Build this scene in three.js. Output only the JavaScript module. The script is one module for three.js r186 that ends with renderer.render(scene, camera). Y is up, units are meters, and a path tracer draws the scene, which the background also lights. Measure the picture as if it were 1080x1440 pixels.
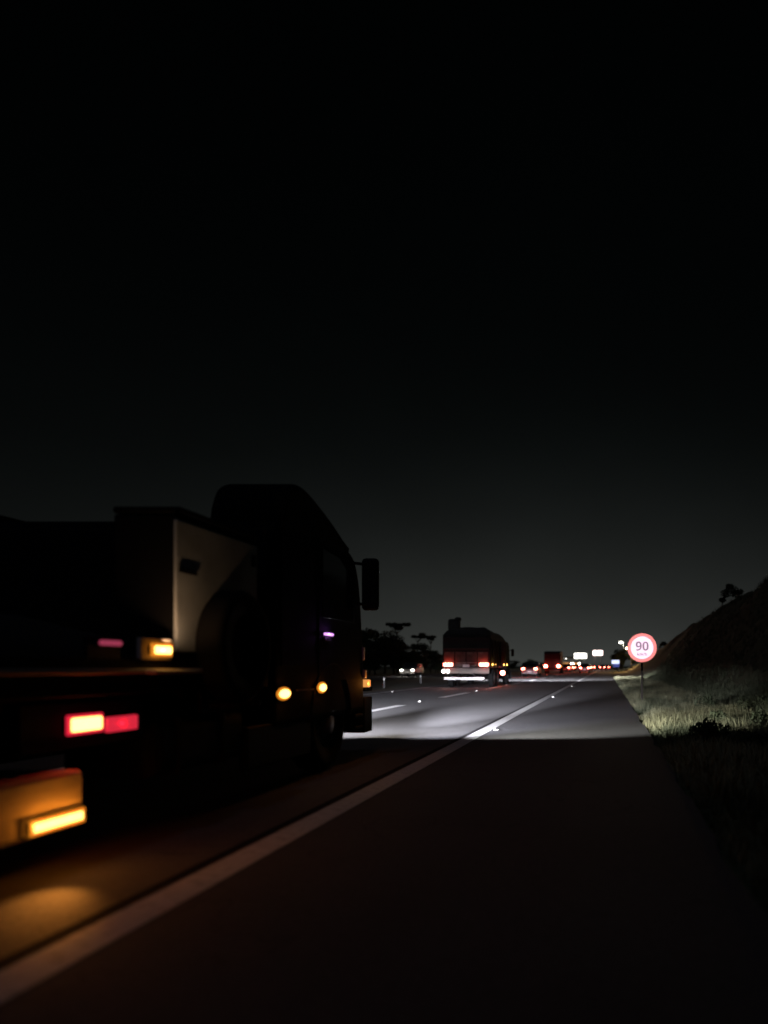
import * as THREE from 'three';
import { RoundedBoxGeometry } from 'three/addons/geometries/RoundedBoxGeometry.js';
import { mergeGeometries, mergeVertices } from 'three/addons/utils/BufferGeometryUtils.js';
import { FontLoader } from 'three/addons/loaders/FontLoader.js';
import { TextGeometry } from 'three/addons/geometries/TextGeometry.js';

// ------------------------------------------------------------------ camera, sky, unseen moon, exposure
const scene = new THREE.Scene();
const camera = new THREE.PerspectiveCamera(67.29, 0.75, 0.1, 6000);
camera.position.set(0, 1.1, 0);                     // eye height of someone seated low, on the hard shoulder
camera.lookAt(0, 1.1, -10);
camera.setViewOffset(1080, 1440, -312, -217, 1080, 1440);
camera.focus = 14;
camera.userData.fStop = 0.66;
camera.updateProjectionMatrix();

function hash(i, j, s) { let h = (i * 374761393 + j * 668265263 + s * 974634777) | 0; h = Math.imul(h ^ (h >>> 13), 1274126177); return ((h ^ (h >>> 16)) >>> 0) / 4294967296; }
function vnoise(x, y, p, s) {                       // value noise, periodic with p cells
  const i = Math.floor(x), j = Math.floor(y), f = x - i, g = y - j, u = f * f * (3 - 2 * f), v = g * g * (3 - 2 * g);
  const w = (a) => ((a % p) + p) % p, h = (a, b) => hash(w(a), w(b), s);
  return (h(i, j) * (1 - u) + h(i + 1, j) * u) * (1 - v) + (h(i, j + 1) * (1 - u) + h(i + 1, j + 1) * u) * v;
}
function fbm(x, y, p, s, n = 4) { let a = 0, w = 0.5, t = 0; for (let k = 0; k < n; k++) { a += w * vnoise(x, y, p, s + k); t += w; w *= 0.5; x *= 2; y *= 2; p *= 2; } return a / t; }

{ // night sky: town glow low over the horizon, strongest down the road, black overhead
  const W = 1024, H = 512, d = new Float32Array(W * H * 4);
  for (let j = 0; j < H; j++) for (let i = 0; i < W; i++) {
    const e = Math.abs(((j + 0.5) / H - 0.5) * 180), az = ((i + 0.5) / W - 0.5) * 2 * Math.PI;      // az -90 deg = down the road (-z)
    const off = Math.acos(Math.cos(az + Math.PI / 2 + 0.08)), ahead = 0.1 + 0.9 * Math.exp(-((off / 0.45) ** 2));
    const patch = 0.65 + 0.7 * fbm(i / 64, j / 32, 16, 5, 6);
    const low = 0.056 * Math.exp(-e / 4.9) * (0.16 + 0.84 * ahead), high = 0.0038 * Math.exp(-e / 15) * (0.4 + 0.6 * ahead);
    const o = (j * W + i) * 4, g = (low + high) * patch + 0.00025;
    const warm = low / (low + high);
    d[o] = g * (0.55 + 0.42 * warm); d[o + 1] = g; d[o + 2] = g * (1.05 - 0.13 * warm); d[o + 3] = 1;
  }
  const sky = new THREE.DataTexture(d, W, H, THREE.RGBAFormat, THREE.FloatType);
  sky.mapping = THREE.EquirectangularReflectionMapping; sky.magFilter = THREE.LinearFilter; sky.needsUpdate = true;
  scene.background = sky; scene.environment = sky;
}
const unseenMoon = new THREE.DirectionalLight(0xd4deff, 0.06);  // out of view, set overhead so the edge line shows faintly
unseenMoon.position.set(-4, 80, 15); unseenMoon.target.position.set(0, 0, -20); unseenMoon.castShadow = true; unseenMoon.shadow.radius = 4;
Object.assign(unseenMoon.shadow.camera, { left: -80, right: 80, top: 120, bottom: -120, near: 1, far: 300 });
scene.add(unseenMoon, unseenMoon.target);

const renderer = new THREE.WebGLRenderer({ antialias: true });
renderer.toneMapping = THREE.LinearToneMapping;
renderer.toneMappingExposure = 1;
renderer.shadowMap.enabled = true;

// ------------------------------------------------------------------ helpers
let seed = 7;
const rnd = () => { seed = (seed + 0x6D2B79F5) | 0; let t = Math.imul(seed ^ (seed >>> 15), 1 | seed); t = (t + Math.imul(t ^ (t >>> 7), 61 | t)) ^ t; return ((t ^ (t >>> 14)) >>> 0) / 4294967296; };
const rr = (a, b) => a + (b - a) * rnd();
const lin = (r, g, b) => new THREE.Color().setRGB(r, g, b);
const V = (x, y, z) => new THREE.Vector3(x, y, z);
function texture(size, fn, srgb, rep = 1) {
  const d = new Uint8Array(size * size * 4);
  for (let j = 0; j < size; j++) for (let i = 0; i < size; i++) {
    const c = fn(i / size, j / size), o = (j * size + i) * 4;
    for (let k = 0; k < 3; k++) d[o + k] = Math.max(0, Math.min(255, Math.round(255 * (srgb ? Math.pow(Math.max(0, c[k]), 1 / 2.2) : c[k]))));
    d[o + 3] = 255;
  }
  const t = new THREE.DataTexture(d, size, size); t.wrapS = t.wrapT = THREE.RepeatWrapping; t.magFilter = THREE.LinearFilter;
  t.repeat.set(rep, rep); if (srgb) t.colorSpace = THREE.SRGBColorSpace; t.needsUpdate = true; return t;
}
const paint = (r, g, b, rough = 0.5, more = {}) => new THREE.MeshStandardMaterial({ color: lin(r, g, b), roughness: rough, ...more });
const matt = (r, g, b, rough, spec = 0.3) => new THREE.MeshPhysicalMaterial({ color: lin(r, g, b), roughness: rough, specularIntensity: spec });
const glow = (r, g, b, k) => new THREE.MeshStandardMaterial({ color: lin(0.2 * r, 0.2 * g, 0.2 * b), roughness: 0.3, emissive: lin(r, g, b), emissiveIntensity: k });
const box = (w, h, d, x, y, z, bev = 0.012) => { const m = Math.min(w, h, d); return new RoundedBoxGeometry(w, h, d, 2, Math.min(bev, m * 0.45)).translate(x, y, z); };
// box from ranges
const rbox = (x0, x1, y0, y1, z0, z1, bev = 0.012) => box(x1 - x0, y1 - y0, Math.abs(z1 - z0), (x0 + x1) / 2, (y0 + y1) / 2, (z0 + z1) / 2, bev);
function bar(a, b, r, seg = 8) {
  const d = b.clone().sub(a), g = new THREE.CylinderGeometry(r, r, d.length(), seg);
  g.applyQuaternion(new THREE.Quaternion().setFromUnitVectors(V(0, 1, 0), d.normalize())); return g.translate((a.x + b.x) / 2, (a.y + b.y) / 2, (a.z + b.z) / 2);
}
const merge = (list) => mergeGeometries(list.map((g) => { const h = g.index ? g.toNonIndexed() : g; for (const k of Object.keys(h.attributes)) if (!['position', 'normal', 'uv'].includes(k)) h.deleteAttribute(k); return h; }));
const taken = {};
function numbered(n) { const k = taken[n] = (taken[n] ?? -1) + 1; return k ? `${n}_${String(k).padStart(3, '0')}` : n; }
function tag(o, label, category, group, kind) { if (label) o.userData.label = label; if (category) o.userData.category = category; if (group) o.userData.group = group; if (kind) o.userData.kind = kind; return o; }
function thing(name, [x, y, z], label, category, group) { const o = new THREE.Group(); o.name = numbered(name); o.position.set(x, y, z); scene.add(o); return tag(o, label, category, group); }
function mesh(name, geo, m, parent = scene) { const o = new THREE.Mesh(geo, m); o.name = parent === scene ? numbered(name) : name; o.castShadow = o.receiveShadow = true; parent.add(o); return o; }
function rootOf(p) { while (p.parent && p.parent !== scene) p = p.parent; return p; }
// a part given in world coordinates, under a thing that is not turned
function part(parent, name, geo, m) { const b = rootOf(parent).position; return mesh(name, geo.translate(-b.x, -b.y, -b.z), m, parent); }
function lamp(parent, kind, [x, y, z], color, I, opt = {}) {
  const b = rootOf(parent).position, l = kind === 'spot' ? new THREE.SpotLight(color, I, 0, opt.angle, opt.penumbra ?? 1) : new THREE.PointLight(color, I);
  l.name = 'light'; l.position.set(x - b.x, y - b.y, z - b.z); l.castShadow = true; l.shadow.radius = opt.radius ?? 0.5; parent.add(l);
  if (kind === 'spot') { l.target.position.set(opt.to[0] - b.x, opt.to[1] - b.y, opt.to[2] - b.z); parent.add(l.target); }
  return l;
}

// ------------------------------------------------------------------ materials
const asphaltMap = texture(1024, (u, v) => {
  const speck = hash(Math.floor(u * 1024), Math.floor(v * 1024), 3), grit = vnoise(u * 340, v * 340, 340, 9), big = fbm(u * 5, v * 5, 5, 21, 5);
  const worn = fbm(u * 9, v * 3, 3, 77, 4);
  let a = 0.03 + 0.022 * big + 0.018 * grit + 0.02 * (worn - 0.5) + (speck > 0.94 ? 0.055 : 0) - (speck < 0.12 ? 0.016 : 0);
  const crack = Math.abs(fbm(u * 6, v * 6, 6, 55, 5) - 0.5); if (crack < 0.004) a *= 0.45;
  return [a * 1.0, a * 1.0, a * 1.02];
}, true, 1 / 6);
const asphaltBump = texture(512, (u, v) => { const a = 0.6 * vnoise(u * 200, v * 200, 200, 4) + 0.4 * hash(Math.floor(u * 512), Math.floor(v * 512), 8); return [a, a, a]; }, false, 1 / 2);
const M = {
  asphalt: new THREE.MeshStandardMaterial({ map: asphaltMap, bumpMap: asphaltBump, bumpScale: 0.004, roughness: 0.8 }),
  line: new THREE.MeshStandardMaterial({ map: texture(512, (u, v) => { const w = fbm(u * 24, v * 24, 24, 31, 4), k = hash(Math.floor(u * 512), Math.floor(v * 512), 6); let a = 0.5 + 0.2 * w - 0.16 * k; if (w < 0.31 && k > 0.4) a = 0.26; return [a, a, a * 0.98]; }, true, 1), roughness: 0.65 }),
  lineNew: paint(0.75, 0.75, 0.74, 0.6),
  tar: matt(0.006, 0.006, 0.006, 0.95),
  soil: new THREE.MeshStandardMaterial({ map: texture(512, (u, v) => { const a = fbm(u * 8, v * 8, 8, 12, 6), b = vnoise(u * 120, v * 120, 120, 5); return [0.05 + 0.06 * a * b + 0.03 * b, 0.055 + 0.055 * a, 0.025 + 0.02 * a]; }, true, 1 / 5), roughness: 0.95 }),
  black: matt(0.008, 0.008, 0.009, 0.7), darkPaint: matt(0.006, 0.007, 0.009, 0.85, 0.15), chassis: matt(0.01, 0.01, 0.01, 0.8),
  rubber: matt(0.007, 0.007, 0.007, 0.95), steel: paint(0.22, 0.22, 0.23, 0.4, { metalness: 0.8 }), dull: paint(0.1, 0.1, 0.1, 0.6, { metalness: 0.5 }),
  pale: new THREE.MeshStandardMaterial({ map: texture(256, (u, v) => { const a = fbm(u * 6, v * 6, 6, 14, 5), s = fbm(u * 30, v * 2, 2, 15, 3); const k = 0.62 - 0.25 * a - 0.2 * Math.max(0, s - 0.55); return [k * 0.84, k * 0.95, k * 1.05]; }, true, 1), roughness: 0.7 }),
  toolbox: new THREE.MeshStandardMaterial({ map: texture(256, (u, v) => { const a = fbm(u * 5, v * 5, 5, 24, 5); const k = 0.85 - 0.35 * a; return [k, k * 0.95, k * 0.9]; }, true, 1.5), roughness: 0.6 }),
  rail: paint(0.3, 0.29, 0.27, 0.8),
  glass: paint(0.01, 0.012, 0.014, 0.08), white: paint(0.78, 0.78, 0.78, 0.5), plate: paint(0.55, 0.55, 0.56, 0.5),
  amber: glow(1, 0.62, 0.14, 5), amberHalo: glow(1, 0.3, 0.02, 0.75), amberBar: glow(1, 0.6, 0.13, 4), redHalo: glow(1, 0.02, 0.06, 0.8), amberDim: glow(1, 0.4, 0.1, 0.8), redHot: glow(1, 0.35, 0.09, 7), redDim: glow(1, 0.03, 0.07, 0.65), pink: glow(1, 0.12, 0.25, 0.3), violet: glow(0.8, 0.35, 1, 1.6),
  paleLens: paint(0.5, 0.42, 0.42, 0.3),
  tail: glow(1, 0.22, 0.16, 20), tailFar: glow(1, 0.14, 0.09, 60), headFar: glow(1, 0.95, 0.85, 40), headMid: glow(1, 0.97, 0.92, 14), bulb: glow(1, 0.95, 0.86, 30), amberFar: glow(1, 0.55, 0.12, 9),
  boardWhite: glow(1, 0.97, 0.9, 6), boardPink: glow(1, 0.8, 0.76, 5), boardBlue: glow(0.05, 0.12, 1, 0.22), boardPaleBlue: glow(0.6, 0.68, 1, 1.6), streetWhite: glow(1, 0.96, 0.82, 24), streetWarm: glow(1, 0.75, 0.4, 18), greenish: glow(0.5, 0.7, 0.3, 0.35),
  bark: paint(0.04, 0.033, 0.026, 0.95), leaf: paint(0.03, 0.045, 0.018, 0.85, { side: THREE.DoubleSide }), leafWeed: paint(0.07, 0.09, 0.045, 0.8, { side: THREE.DoubleSide }),
  tarp: new THREE.MeshStandardMaterial({ map: texture(256, (u, v) => { const a = fbm(u * 6, v * 6, 6, 44, 5), k = 0.012 + 0.016 * a; return [k * 1.1, k, k * 0.9]; }, true, 1), roughness: 0.85 }),
  tailgate: new THREE.MeshStandardMaterial({ map: texture(256, (u, v) => { const a = fbm(u * 6, v * 6, 6, 47, 5), k = 0.04 + 0.07 * a; return [k * 1.2, k, k * 0.8]; }, true, 0.7), roughness: 0.6 }),
};

// ------------------------------------------------------------------ setting: ground, roads, bank
const bend = (z) => (z < -180 ? (z + 180) ** 2 / 1200 : 0);                 // the road turns gently away behind the bank
const ragged = (z) => 0.16 * (fbm(z * 1.1 + 500, 2, 4096, 83, 5) - 0.5);                  // broken edge of the asphalt
function strip(x0, x1, zs, y, uvScale = 1, thick = 0) {
  const p = [], uv = [], idx = [];
  zs.forEach((z, k) => { const e1 = thick ? x1 + ragged(z) : x1; for (const x of [x0, e1]) { p.push(x + bend(z), y, z); uv.push(x * uvScale, -z * uvScale); } if (k) { const a = 2 * k - 2; idx.push(a, a + 1, a + 2, a + 1, a + 3, a + 2); } });
  if (thick) zs.forEach((z, k) => { const b = p.length / 3; const e1 = x1 + ragged(z); p.push(e1 + bend(z), y, z, e1 + 0.05 + bend(z), y - thick, z); uv.push(x1, -z, x1 + thick, -z); if (k) { const a = b - 2; idx.push(a, a + 1, b, a + 1, b + 1, b); } });
  const g = new THREE.BufferGeometry(); g.setAttribute('position', new THREE.Float32BufferAttribute(p, 3)); g.setAttribute('uv', new THREE.Float32BufferAttribute(uv, 2)); g.setIndex(idx); g.computeVertexNormals(); return g;
}
const range = (a, b, n) => Array.from({ length: n + 1 }, (_, k) => a + (b - a) * k / n);
const farZ = range(40, -520, 140);
{
  const g = new THREE.PlaneGeometry(5000, 5000, 1, 1).rotateX(-Math.PI / 2).translate(0, -0.09, -1500); const uv = g.attributes.uv; for (let i = 0; i < uv.count; i++) uv.setXY(i, uv.getX(i) * 5000, uv.getY(i) * 5000);
  tag(mesh('ground', g, M.soil), 'dark flat grassland around the highway', 'ground', null, 'structure');
}
const road = tag(mesh('road', strip(-9.9, 0.71, [...range(40, 2, 20), ...range(1.8, -60, 309), ...range(-61, -520, 180)], 0, 1, 0.1), M.asphalt), 'grey asphalt highway with two lanes and a hard shoulder', 'road', null, 'structure');
mesh('edge_line', strip(-2.175, -1.965, farZ, 0.005, 1), M.line, road);
mesh('median_line', strip(-9.42, -9.28, farZ, 0.005, 1), M.line, road);
mesh('tar_seam', strip(-2.265, -2.195, farZ, 0.004, 1), M.tar, road);
for (let k = 0; k < 30; k++) { const z = -16.6 + 10.4 * 2 - k * 10.4; mesh('lane_dash', strip(-5.9, -5.62, range(z, z - 5.1, 4), 0.005, 1), M.lineNew, road); }
tag(mesh('opposite_road', strip(-27, -18.5, farZ, -0.03, 1), M.asphalt), 'asphalt carriageway beyond the grass median', 'road', null, 'structure');

const smooth = (a, b, x) => { const t = Math.max(0, Math.min(1, (x - a) / (b - a))); return t * t * (3 - 2 * t); };
const crest = (z) => 6.0 - 3.6 * smooth(70, 175, -z) - 1.6 * smooth(175, 260, -z);
function bankY(x, z) {
  const n = fbm(x * 0.5 + 50, z * 0.5 + 600, 4096, 61, 4) - 0.5, b = x - bend(z);
  const verge = -0.05 + 0.10 * n * smooth(0.7, 1.4, b);
  const up = smooth(3.0, 10.2, b + 1.2 * (fbm(z * 0.11 + 900, 3, 4096, 71, 3) - 0.5));
  return verge + (crest(z) + 1.3 * n) * up - 0.6 * smooth(10, 30, b);
}
{
  const xs = [0.55, ...range(0.8, 5, 24), ...range(5.3, 11, 19), ...range(12, 40, 14)], zs = [...range(30, -60, 220), ...range(-61, -420, 160)];
  const p = [], uv = [], idx = [], n = xs.length;
  zs.forEach((z, j) => xs.forEach((x, i) => {
    const X = x + bend(z); p.push(X, i ? bankY(X, z) : -0.06, z); uv.push(X, -z);
    if (i && j) { const a = (j - 1) * n + i - 1; idx.push(a, a + 1, a + n, a + 1, a + n + 1, a + n); }
  }));
  const g = new THREE.BufferGeometry(); g.setAttribute('position', new THREE.Float32BufferAttribute(p, 3)); g.setAttribute('uv', new THREE.Float32BufferAttribute(uv, 2)); g.setIndex(idx); g.computeVertexNormals();
  tag(mesh('grass_bank', g, M.soil), 'steep dark grassy cutting beside the hard shoulder', 'bank', null, 'structure');
}

// ------------------------------------------------------------------ vehicle pieces
function lathe(pts, seg = 28) { return new THREE.LatheGeometry(pts.map(([r, y]) => new THREE.Vector2(r, y)), seg).rotateZ(-Math.PI / 2); }
function wheel(parent, x, z, r = 0.5, w = 0.28, side = 1, y = r) {           // side +1: outer face towards +x
  const t = part(parent, 'wheel', lathe([[r * 0.56, -w / 2 + 0.02], [r * 0.9, -w / 2], [r, -w / 2 + 0.05], [r, w / 2 - 0.05], [r * 0.9, w / 2], [r * 0.56, w / 2 - 0.02], [r * 0.56, -w / 2 + 0.02]]).translate(x, y, z), M.rubber);
  const s = side * (w / 2 - 0.05);
  part(t, 'rim', merge([lathe([[0, 0.06], [r * 0.22, 0.06], [r * 0.24, 0], [r * 0.45, -0.05], [r * 0.55, 0.02], [r * 0.57, 0.03]].map(([a, b]) => [a, b * side + s])).translate(x, y, z),
    ...Array.from({ length: 8 }, (_, k) => new THREE.CylinderGeometry(0.018, 0.018, 0.04, 6).rotateZ(Math.PI / 2).translate(x + s + side * 0.0, y + Math.sin(k * Math.PI / 4) * r * 0.33, z + Math.cos(k * Math.PI / 4) * r * 0.33))]), M.dull);
  return t;
}
// extrude a side profile [[z, y], ...] across x0..x1 with rounded edges
function sideSolid(pts, x0, x1, bev) {
  const s = new THREE.Shape(pts.map(([z, y]) => new THREE.Vector2(z, y)));
  return new THREE.ExtrudeGeometry(s, { depth: x1 - x0 - 2 * bev, bevelEnabled: true, bevelSize: bev, bevelThickness: bev, bevelOffset: -bev, bevelSegments: 4, curveSegments: 10 }).rotateY(-Math.PI / 2).translate(x1 - bev, 0, 0);
}
function curveProfile(pts, n = 40) { return new THREE.SplineCurve(pts.map(([z, y]) => new THREE.Vector2(z, y))).getPoints(n).map((v) => [v.x, v.y]); }

// ------------------------------------------------------------------ the flatbed truck passing close by
{
  const t = thing('flatbed_truck', [-4.15, 0, -5], 'dark flatbed truck with pale locker and spare wheel behind its cab', 'truck');
  const xr = -2.9, xl = -5.4;
  for (const x of [-3.75, -4.55]) part(t, 'chassis_rail', rbox(x - 0.05, x + 0.05, 0.62, 0.86, 0.6, -9.1), M.chassis);
  // bed: planks, side rails, pale rub rails
  for (let k = 0; k < 12; k++) part(t, 'bed_plank', rbox(xl + 0.06 + k * 0.1985, xl + 0.06 + k * 0.1985 + 0.192, 0.99, 1.03, 0.7, -6.55, 0.004), M.black);
  for (let k = 0; k < 9; k++) part(t, 'cross_member', rbox(xl + 0.1, xr - 0.1, 0.87, 0.985, 0.5 - k * 0.85, 0.42 - k * 0.85), M.chassis);
  for (const [x0, x1, rx] of [[xr - 0.06, xr, xr + 0.012], [xl, xl + 0.06, xl - 0.012]]) {
    part(t, 'side_rail', rbox(x0, x1, 0.93, 1.15, 0.74, -6.6), M.darkPaint);
    part(t, 'rub_rail', rbox(rx - 0.024, rx + 0.024, 1.055, 1.085, 0.74, -6.3, 0.01), M.rail);
  }
  part(t, 'rear_beam', rbox(xl, xr, 0.85, 1.1, 0.745, 0.85), M.darkPaint);
  // pale locker across the front of the bed, with a dark cap and a recessed handle
  const lk = part(t, 'locker', rbox(xr - 0.52, xr - 0.075, 1.03, 2.16, -5.34, -6.52, 0.02), M.black);
  const dr = part(lk, 'door', rbox(xr - 0.07, xr - 0.045, 1.2, 2.11, -5.28, -6.5, 0.008), M.pale);
  part(lk, 'roof_cap', rbox(xr - 0.52, xr - 0.05, 2.165, 2.21, -5.33, -6.53, 0.015), M.black);
  part(lk, 'door_handle', rbox(xr - 0.044, xr - 0.03, 1.75, 1.785, -5.3, -5.52, 0.004), M.black);
  for (const y of [1.32, 1.98]) part(lk, 'hinge', rbox(xr - 0.043, xr - 0.035, y - 0.05, y + 0.05, -6.38, -6.46, 0.006), M.black);
  part(t, 'cab_rear_panel', rbox(xl + 0.04, xr - 0.04, 0.9, 2.3, -6.66, -6.715, 0.025), M.black);
  { // tarpaulin heap tied down on the bed
    const g = new THREE.PlaneGeometry(1.85, 5.4, 28, 60).rotateX(-Math.PI / 2), p = g.attributes.position;
    for (let i = 0; i < p.count; i++) { const x = p.getX(i), z = p.getZ(i), e = Math.min(1, (0.925 - Math.abs(x)) / 0.45) * Math.min(1, (2.7 - Math.abs(z)) / 0.5); p.setY(i, 1.035 + Math.sqrt(Math.max(0, e)) * (0.38 + 0.3 * (fbm(x * 1.3 + 9, z * 1.3 + 9, 64, 15, 4) - 0.5))); }
    g.translate(-4.42, 0, -3.75); g.computeVertexNormals(); part(t, 'tarpaulin_heap', g, M.tarp);
  }
  // spare wheel standing against the locker
  const sp = part(t, 'spare_wheel', lathe([[0.25, -0.09], [0.39, -0.1], [0.43, -0.06], [0.43, 0.06], [0.39, 0.1], [0.25, 0.09], [0.25, -0.09]]).translate(xr + 0.08, 1.25, -5.86), M.rubber);
  part(sp, 'rim', lathe([[0, 0.02], [0.12, 0.02], [0.22, -0.06], [0.255, 0.02]]).translate(xr + 0.08, 1.25, -5.86), M.black);
  const brk = part(t, 'spare_wheel_bracket', rbox(xr - 0.05, xr - 0.02, 0.76, 0.92, -5.55, -6.15), M.chassis);
  for (const z of [-5.64, -6.02]) part(brk, 'bracket_arm', rbox(xr - 0.02, xr + 0.18, 0.79, 0.835, z, z - 0.05), M.chassis);

  // cab
  const prof = [[-6.72, 0.55], [-6.72, 2.2], ...curveProfile([[-6.74, 2.3], [-6.9, 2.4], [-7.6, 2.44], [-8.5, 2.43], [-8.84, 2.38], [-9.02, 2.2], [-9.13, 1.9], [-9.2, 1.45], [-9.24, 1.1]], 36), [-9.25, 0.9], [-9.25, 0.55]];
  part(t, 'cab', sideSolid(prof, xl, xr, 0.07), M.darkPaint);
  part(t, 'roof_pod', sideSolid([[-6.95, 2.38], ...curveProfile([[-6.98, 2.55], [-7.12, 2.76], [-7.45, 2.84], [-8.0, 2.72], [-8.5, 2.56], [-8.8, 2.42]], 24), [-8.78, 2.38]], -3.6, xr - 0.02, 0.06), M.darkPaint);
  for (const [s, x] of [[1, xr], [-1, xl]]) {
    const d = part(t, 'cab_door', sideSolid([[-7.75, 0.95], [-7.75, 2.4], [-8.35, 2.36], [-8.75, 2.2], [-8.95, 1.6], [-8.98, 0.95]], x + (s > 0 ? 0 : -0.012), x + (s > 0 ? 0.012 : 0), 0.003), M.darkPaint);
    part(d, 'side_window', sideSolid([[-7.84, 1.6], [-7.84, 2.3], [-8.32, 2.27], [-8.62, 2.14], [-8.82, 1.6]], x + (s > 0 ? 0.013 : -0.019), x + (s > 0 ? 0.019 : -0.013), 0.002), M.glass);
    part(d, 'door_handle', rbox(x + s * 0.03 - 0.015, x + s * 0.03 + 0.015, 1.36, 1.4, -7.82, -8.0, 0.008), M.black);
    part(t, 'sleeper_panel', rbox(x + s * 0.006 - 0.006, x + s * 0.006 + 0.006, 1.1, 2.45, -6.86, -7.62, 0.004), M.darkPaint);
    const mo = part(t, 'wing_mirror', box(0.2, 0.62, 0.11, x + s * 0.11, 2.07, -9.12, 0.05), M.black);
    part(mo, 'mirror_glass', box(0.15, 0.5, 0.01, x + s * 0.11, 2.08, -9.06, 0.004), M.glass);
    for (const y of [2.3, 1.83]) part(mo, 'mirror_arm', bar(V(x - s * 0.06, y, -8.9), V(x + s * 0.1, y, -9.1), 0.018), M.black);
    for (const y of [0.36, 0.5]) part(t, 'cab_step', rbox(x - (s > 0 ? 0.16 : 0), x + (s > 0 ? 0 : 0.16), y, y + 0.04, -8.92, -9.2), M.chassis);
    part(t, 'wheel_arch', new THREE.TorusGeometry(0.58, 0.045, 8, 20, Math.PI).rotateY(Math.PI / 2).translate(x - s * 0.03, 0.55, -8.15), M.black);
    part(t, 'corner_deflector', rbox(x - (s > 0 ? 0.03 : -0.005), x + (s > 0 ? 0.02 : -0.045), 1.17, 1.33, -9.14, -9.2, 0.01), M.paleLens);
    part(t, 'corner_reflector', rbox(x - (s > 0 ? 0.03 : -0.005), x + (s > 0 ? 0.035 : -0.05), 0.96, 1.06, -9.15, -9.22, 0.01), M.paleLens);
    const ts = part(t, 'turn_signal', rbox(x - (s > 0 ? 0.04 : 0.05), x + (s > 0 ? 0.05 : 0.04), 0.85, 0.94, -9.22, -9.33, 0.015), M.amberDim);
    lamp(ts, 'point', [x + s * 0.07, 0.89, -9.24], 0xff9a40, 0.12);
  }
  part(t, 'windscreen', new THREE.PlaneGeometry(2.2, 0.86).rotateX(-0.14).rotateY(Math.PI).translate(-4.15, 1.93, -9.155), M.glass);
  for (let k = 0; k < 5; k++) part(t, 'grille_bar', rbox(xl + 0.5, xr - 0.5, 1.02 + k * 0.075, 1.06 + k * 0.075, -9.24, -9.28), M.black);
  // unseen bumper ledge and brow, placed to cut the headlamp beams below and above
  part(t, 'front_bumper', rbox(xl, xr, 0.3, 0.728, -9.255, -9.55, 0.012), M.chassis);
  part(t, 'unseen_beam_brow', merge([rbox(xl, xr, 0.82, 0.845, -9.255, -9.4, 0.002), rbox(xl, xr, 0.7985, 0.845, -9.4, -9.55, 0.001)]), M.black);
  for (const x of [-3.36, -4.94]) {
    const h = part(t, 'headlamp', new THREE.SphereGeometry(0.022, 12, 8).translate(x, 0.8, -9.3), M.bulb);
    lamp(h, 'spot', [x, 0.804, -9.3], 0xfff3e2, 170, { angle: 0.55, penumbra: 0.9, to: [x - 0.5, 0.2, -12], radius: 0.15 });
    lamp(h, 'spot', [x + 0.002, 0.7975, -9.301], 0xf2f1ff, 5600, { angle: 0.17, penumbra: 1, to: [x + (x > -4 ? 0.6 : -2), 0.5, -30], radius: 0.15 });
    lamp(h, 'spot', [x - 0.002, 0.808, -9.302], 0xf2f1ff, 1300, { angle: 0.36, penumbra: 1, to: [x + 4.4, 0.6, -26], radius: 0.75 });
    if (x > -4) lamp(h, 'spot', [x + 0.004, 0.808, -9.302], 0xf6f4ee, 520, { angle: 0.3, penumbra: 1, to: [1.05, 0.05, -14.6], radius: 0.4 });
  }
  const signLamp = part(t, 'added_sign_lamp', new THREE.CylinderGeometry(0.07, 0.045, 0.09, 20).rotateX(-Math.PI / 2).translate(-3.2, 0.92, -9.31), M.black);  // added lamp, its beam lights only the speed limit sign
  part(signLamp, 'lens', new THREE.CylinderGeometry(0.06, 0.06, 0.012, 20).rotateX(-Math.PI / 2).translate(-3.2, 0.92, -9.36), M.bulb);
  lamp(signLamp, 'spot', [-3.2, 0.92, -9.38], 0xfff0f4, 1300, { angle: 0.0305, penumbra: 0.1, to: [1.13, 1.68, -24], radius: 0.5 });
  // running gear
  for (const [s, x] of [[1, -3.07], [-1, -5.23]]) {
    wheel(t, x, -8.15, 0.5, 0.29, s);
    for (const z of [-0.6, -1.9]) { wheel(t, x, z, 0.5, 0.29, s); wheel(t, x - s * 0.34, z, 0.5, 0.29, s); }
    for (const z of [-0.6, -1.9]) part(t, 'mudguard', new THREE.CylinderGeometry(0.56, 0.56, 0.6, 20, 1, true, -Math.PI / 2, Math.PI).rotateZ(Math.PI / 2).rotateX(0).translate(x - s * 0.16, 0.52, z), M.black);
    part(t, 'mudflap', rbox(x - 0.3, x + 0.3, 0.22, 0.86, 0.12, 0.135, 0.004), M.rubber);
  }
  for (const z of [-8.15, -0.6, -1.9]) part(t, 'axle', new THREE.CylinderGeometry(0.07, 0.07, 2.1, 12).rotateZ(Math.PI / 2).translate(-4.15, 0.5, z), M.chassis);
  const tank = part(t, 'fuel_tank', sideSolid([[-5.05, 0.36], [-5.05, 0.74], [-6.3, 0.74], [-6.3, 0.36]], -3.6, -2.95, 0.09), M.black);
  for (const z of [-5.3, -5.9]) part(tank, 'tank_strap', rbox(-3.61, -2.94, 0.35, 0.75, z, z - 0.05, 0.01), M.chassis);
  part(t, 'trim_strip', rbox(xr - 0.002, xr + 0.02, 0.868, 0.882, -7.2, -7.6, 0.003), M.rail);
  for (const s of [1, -1]) { const x = s > 0 ? -2.93 : -5.37; for (const [a, b] of [[-2.6, -3.0]]) part(t, 'side_guard', rbox(x - 0.02, x + 0.02, 0.62, 0.71, a, b), M.chassis); }
  for (const [x0, x1] of [[-3.0, -2.92], [-5.38, -5.3]]) part(t, 'added_gap_panel', rbox(x0, x1, 0.24, 0.6, -6.27, -7.62, 0.02), M.black);  // added dark panels, block the lit road showing through under the truck
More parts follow.
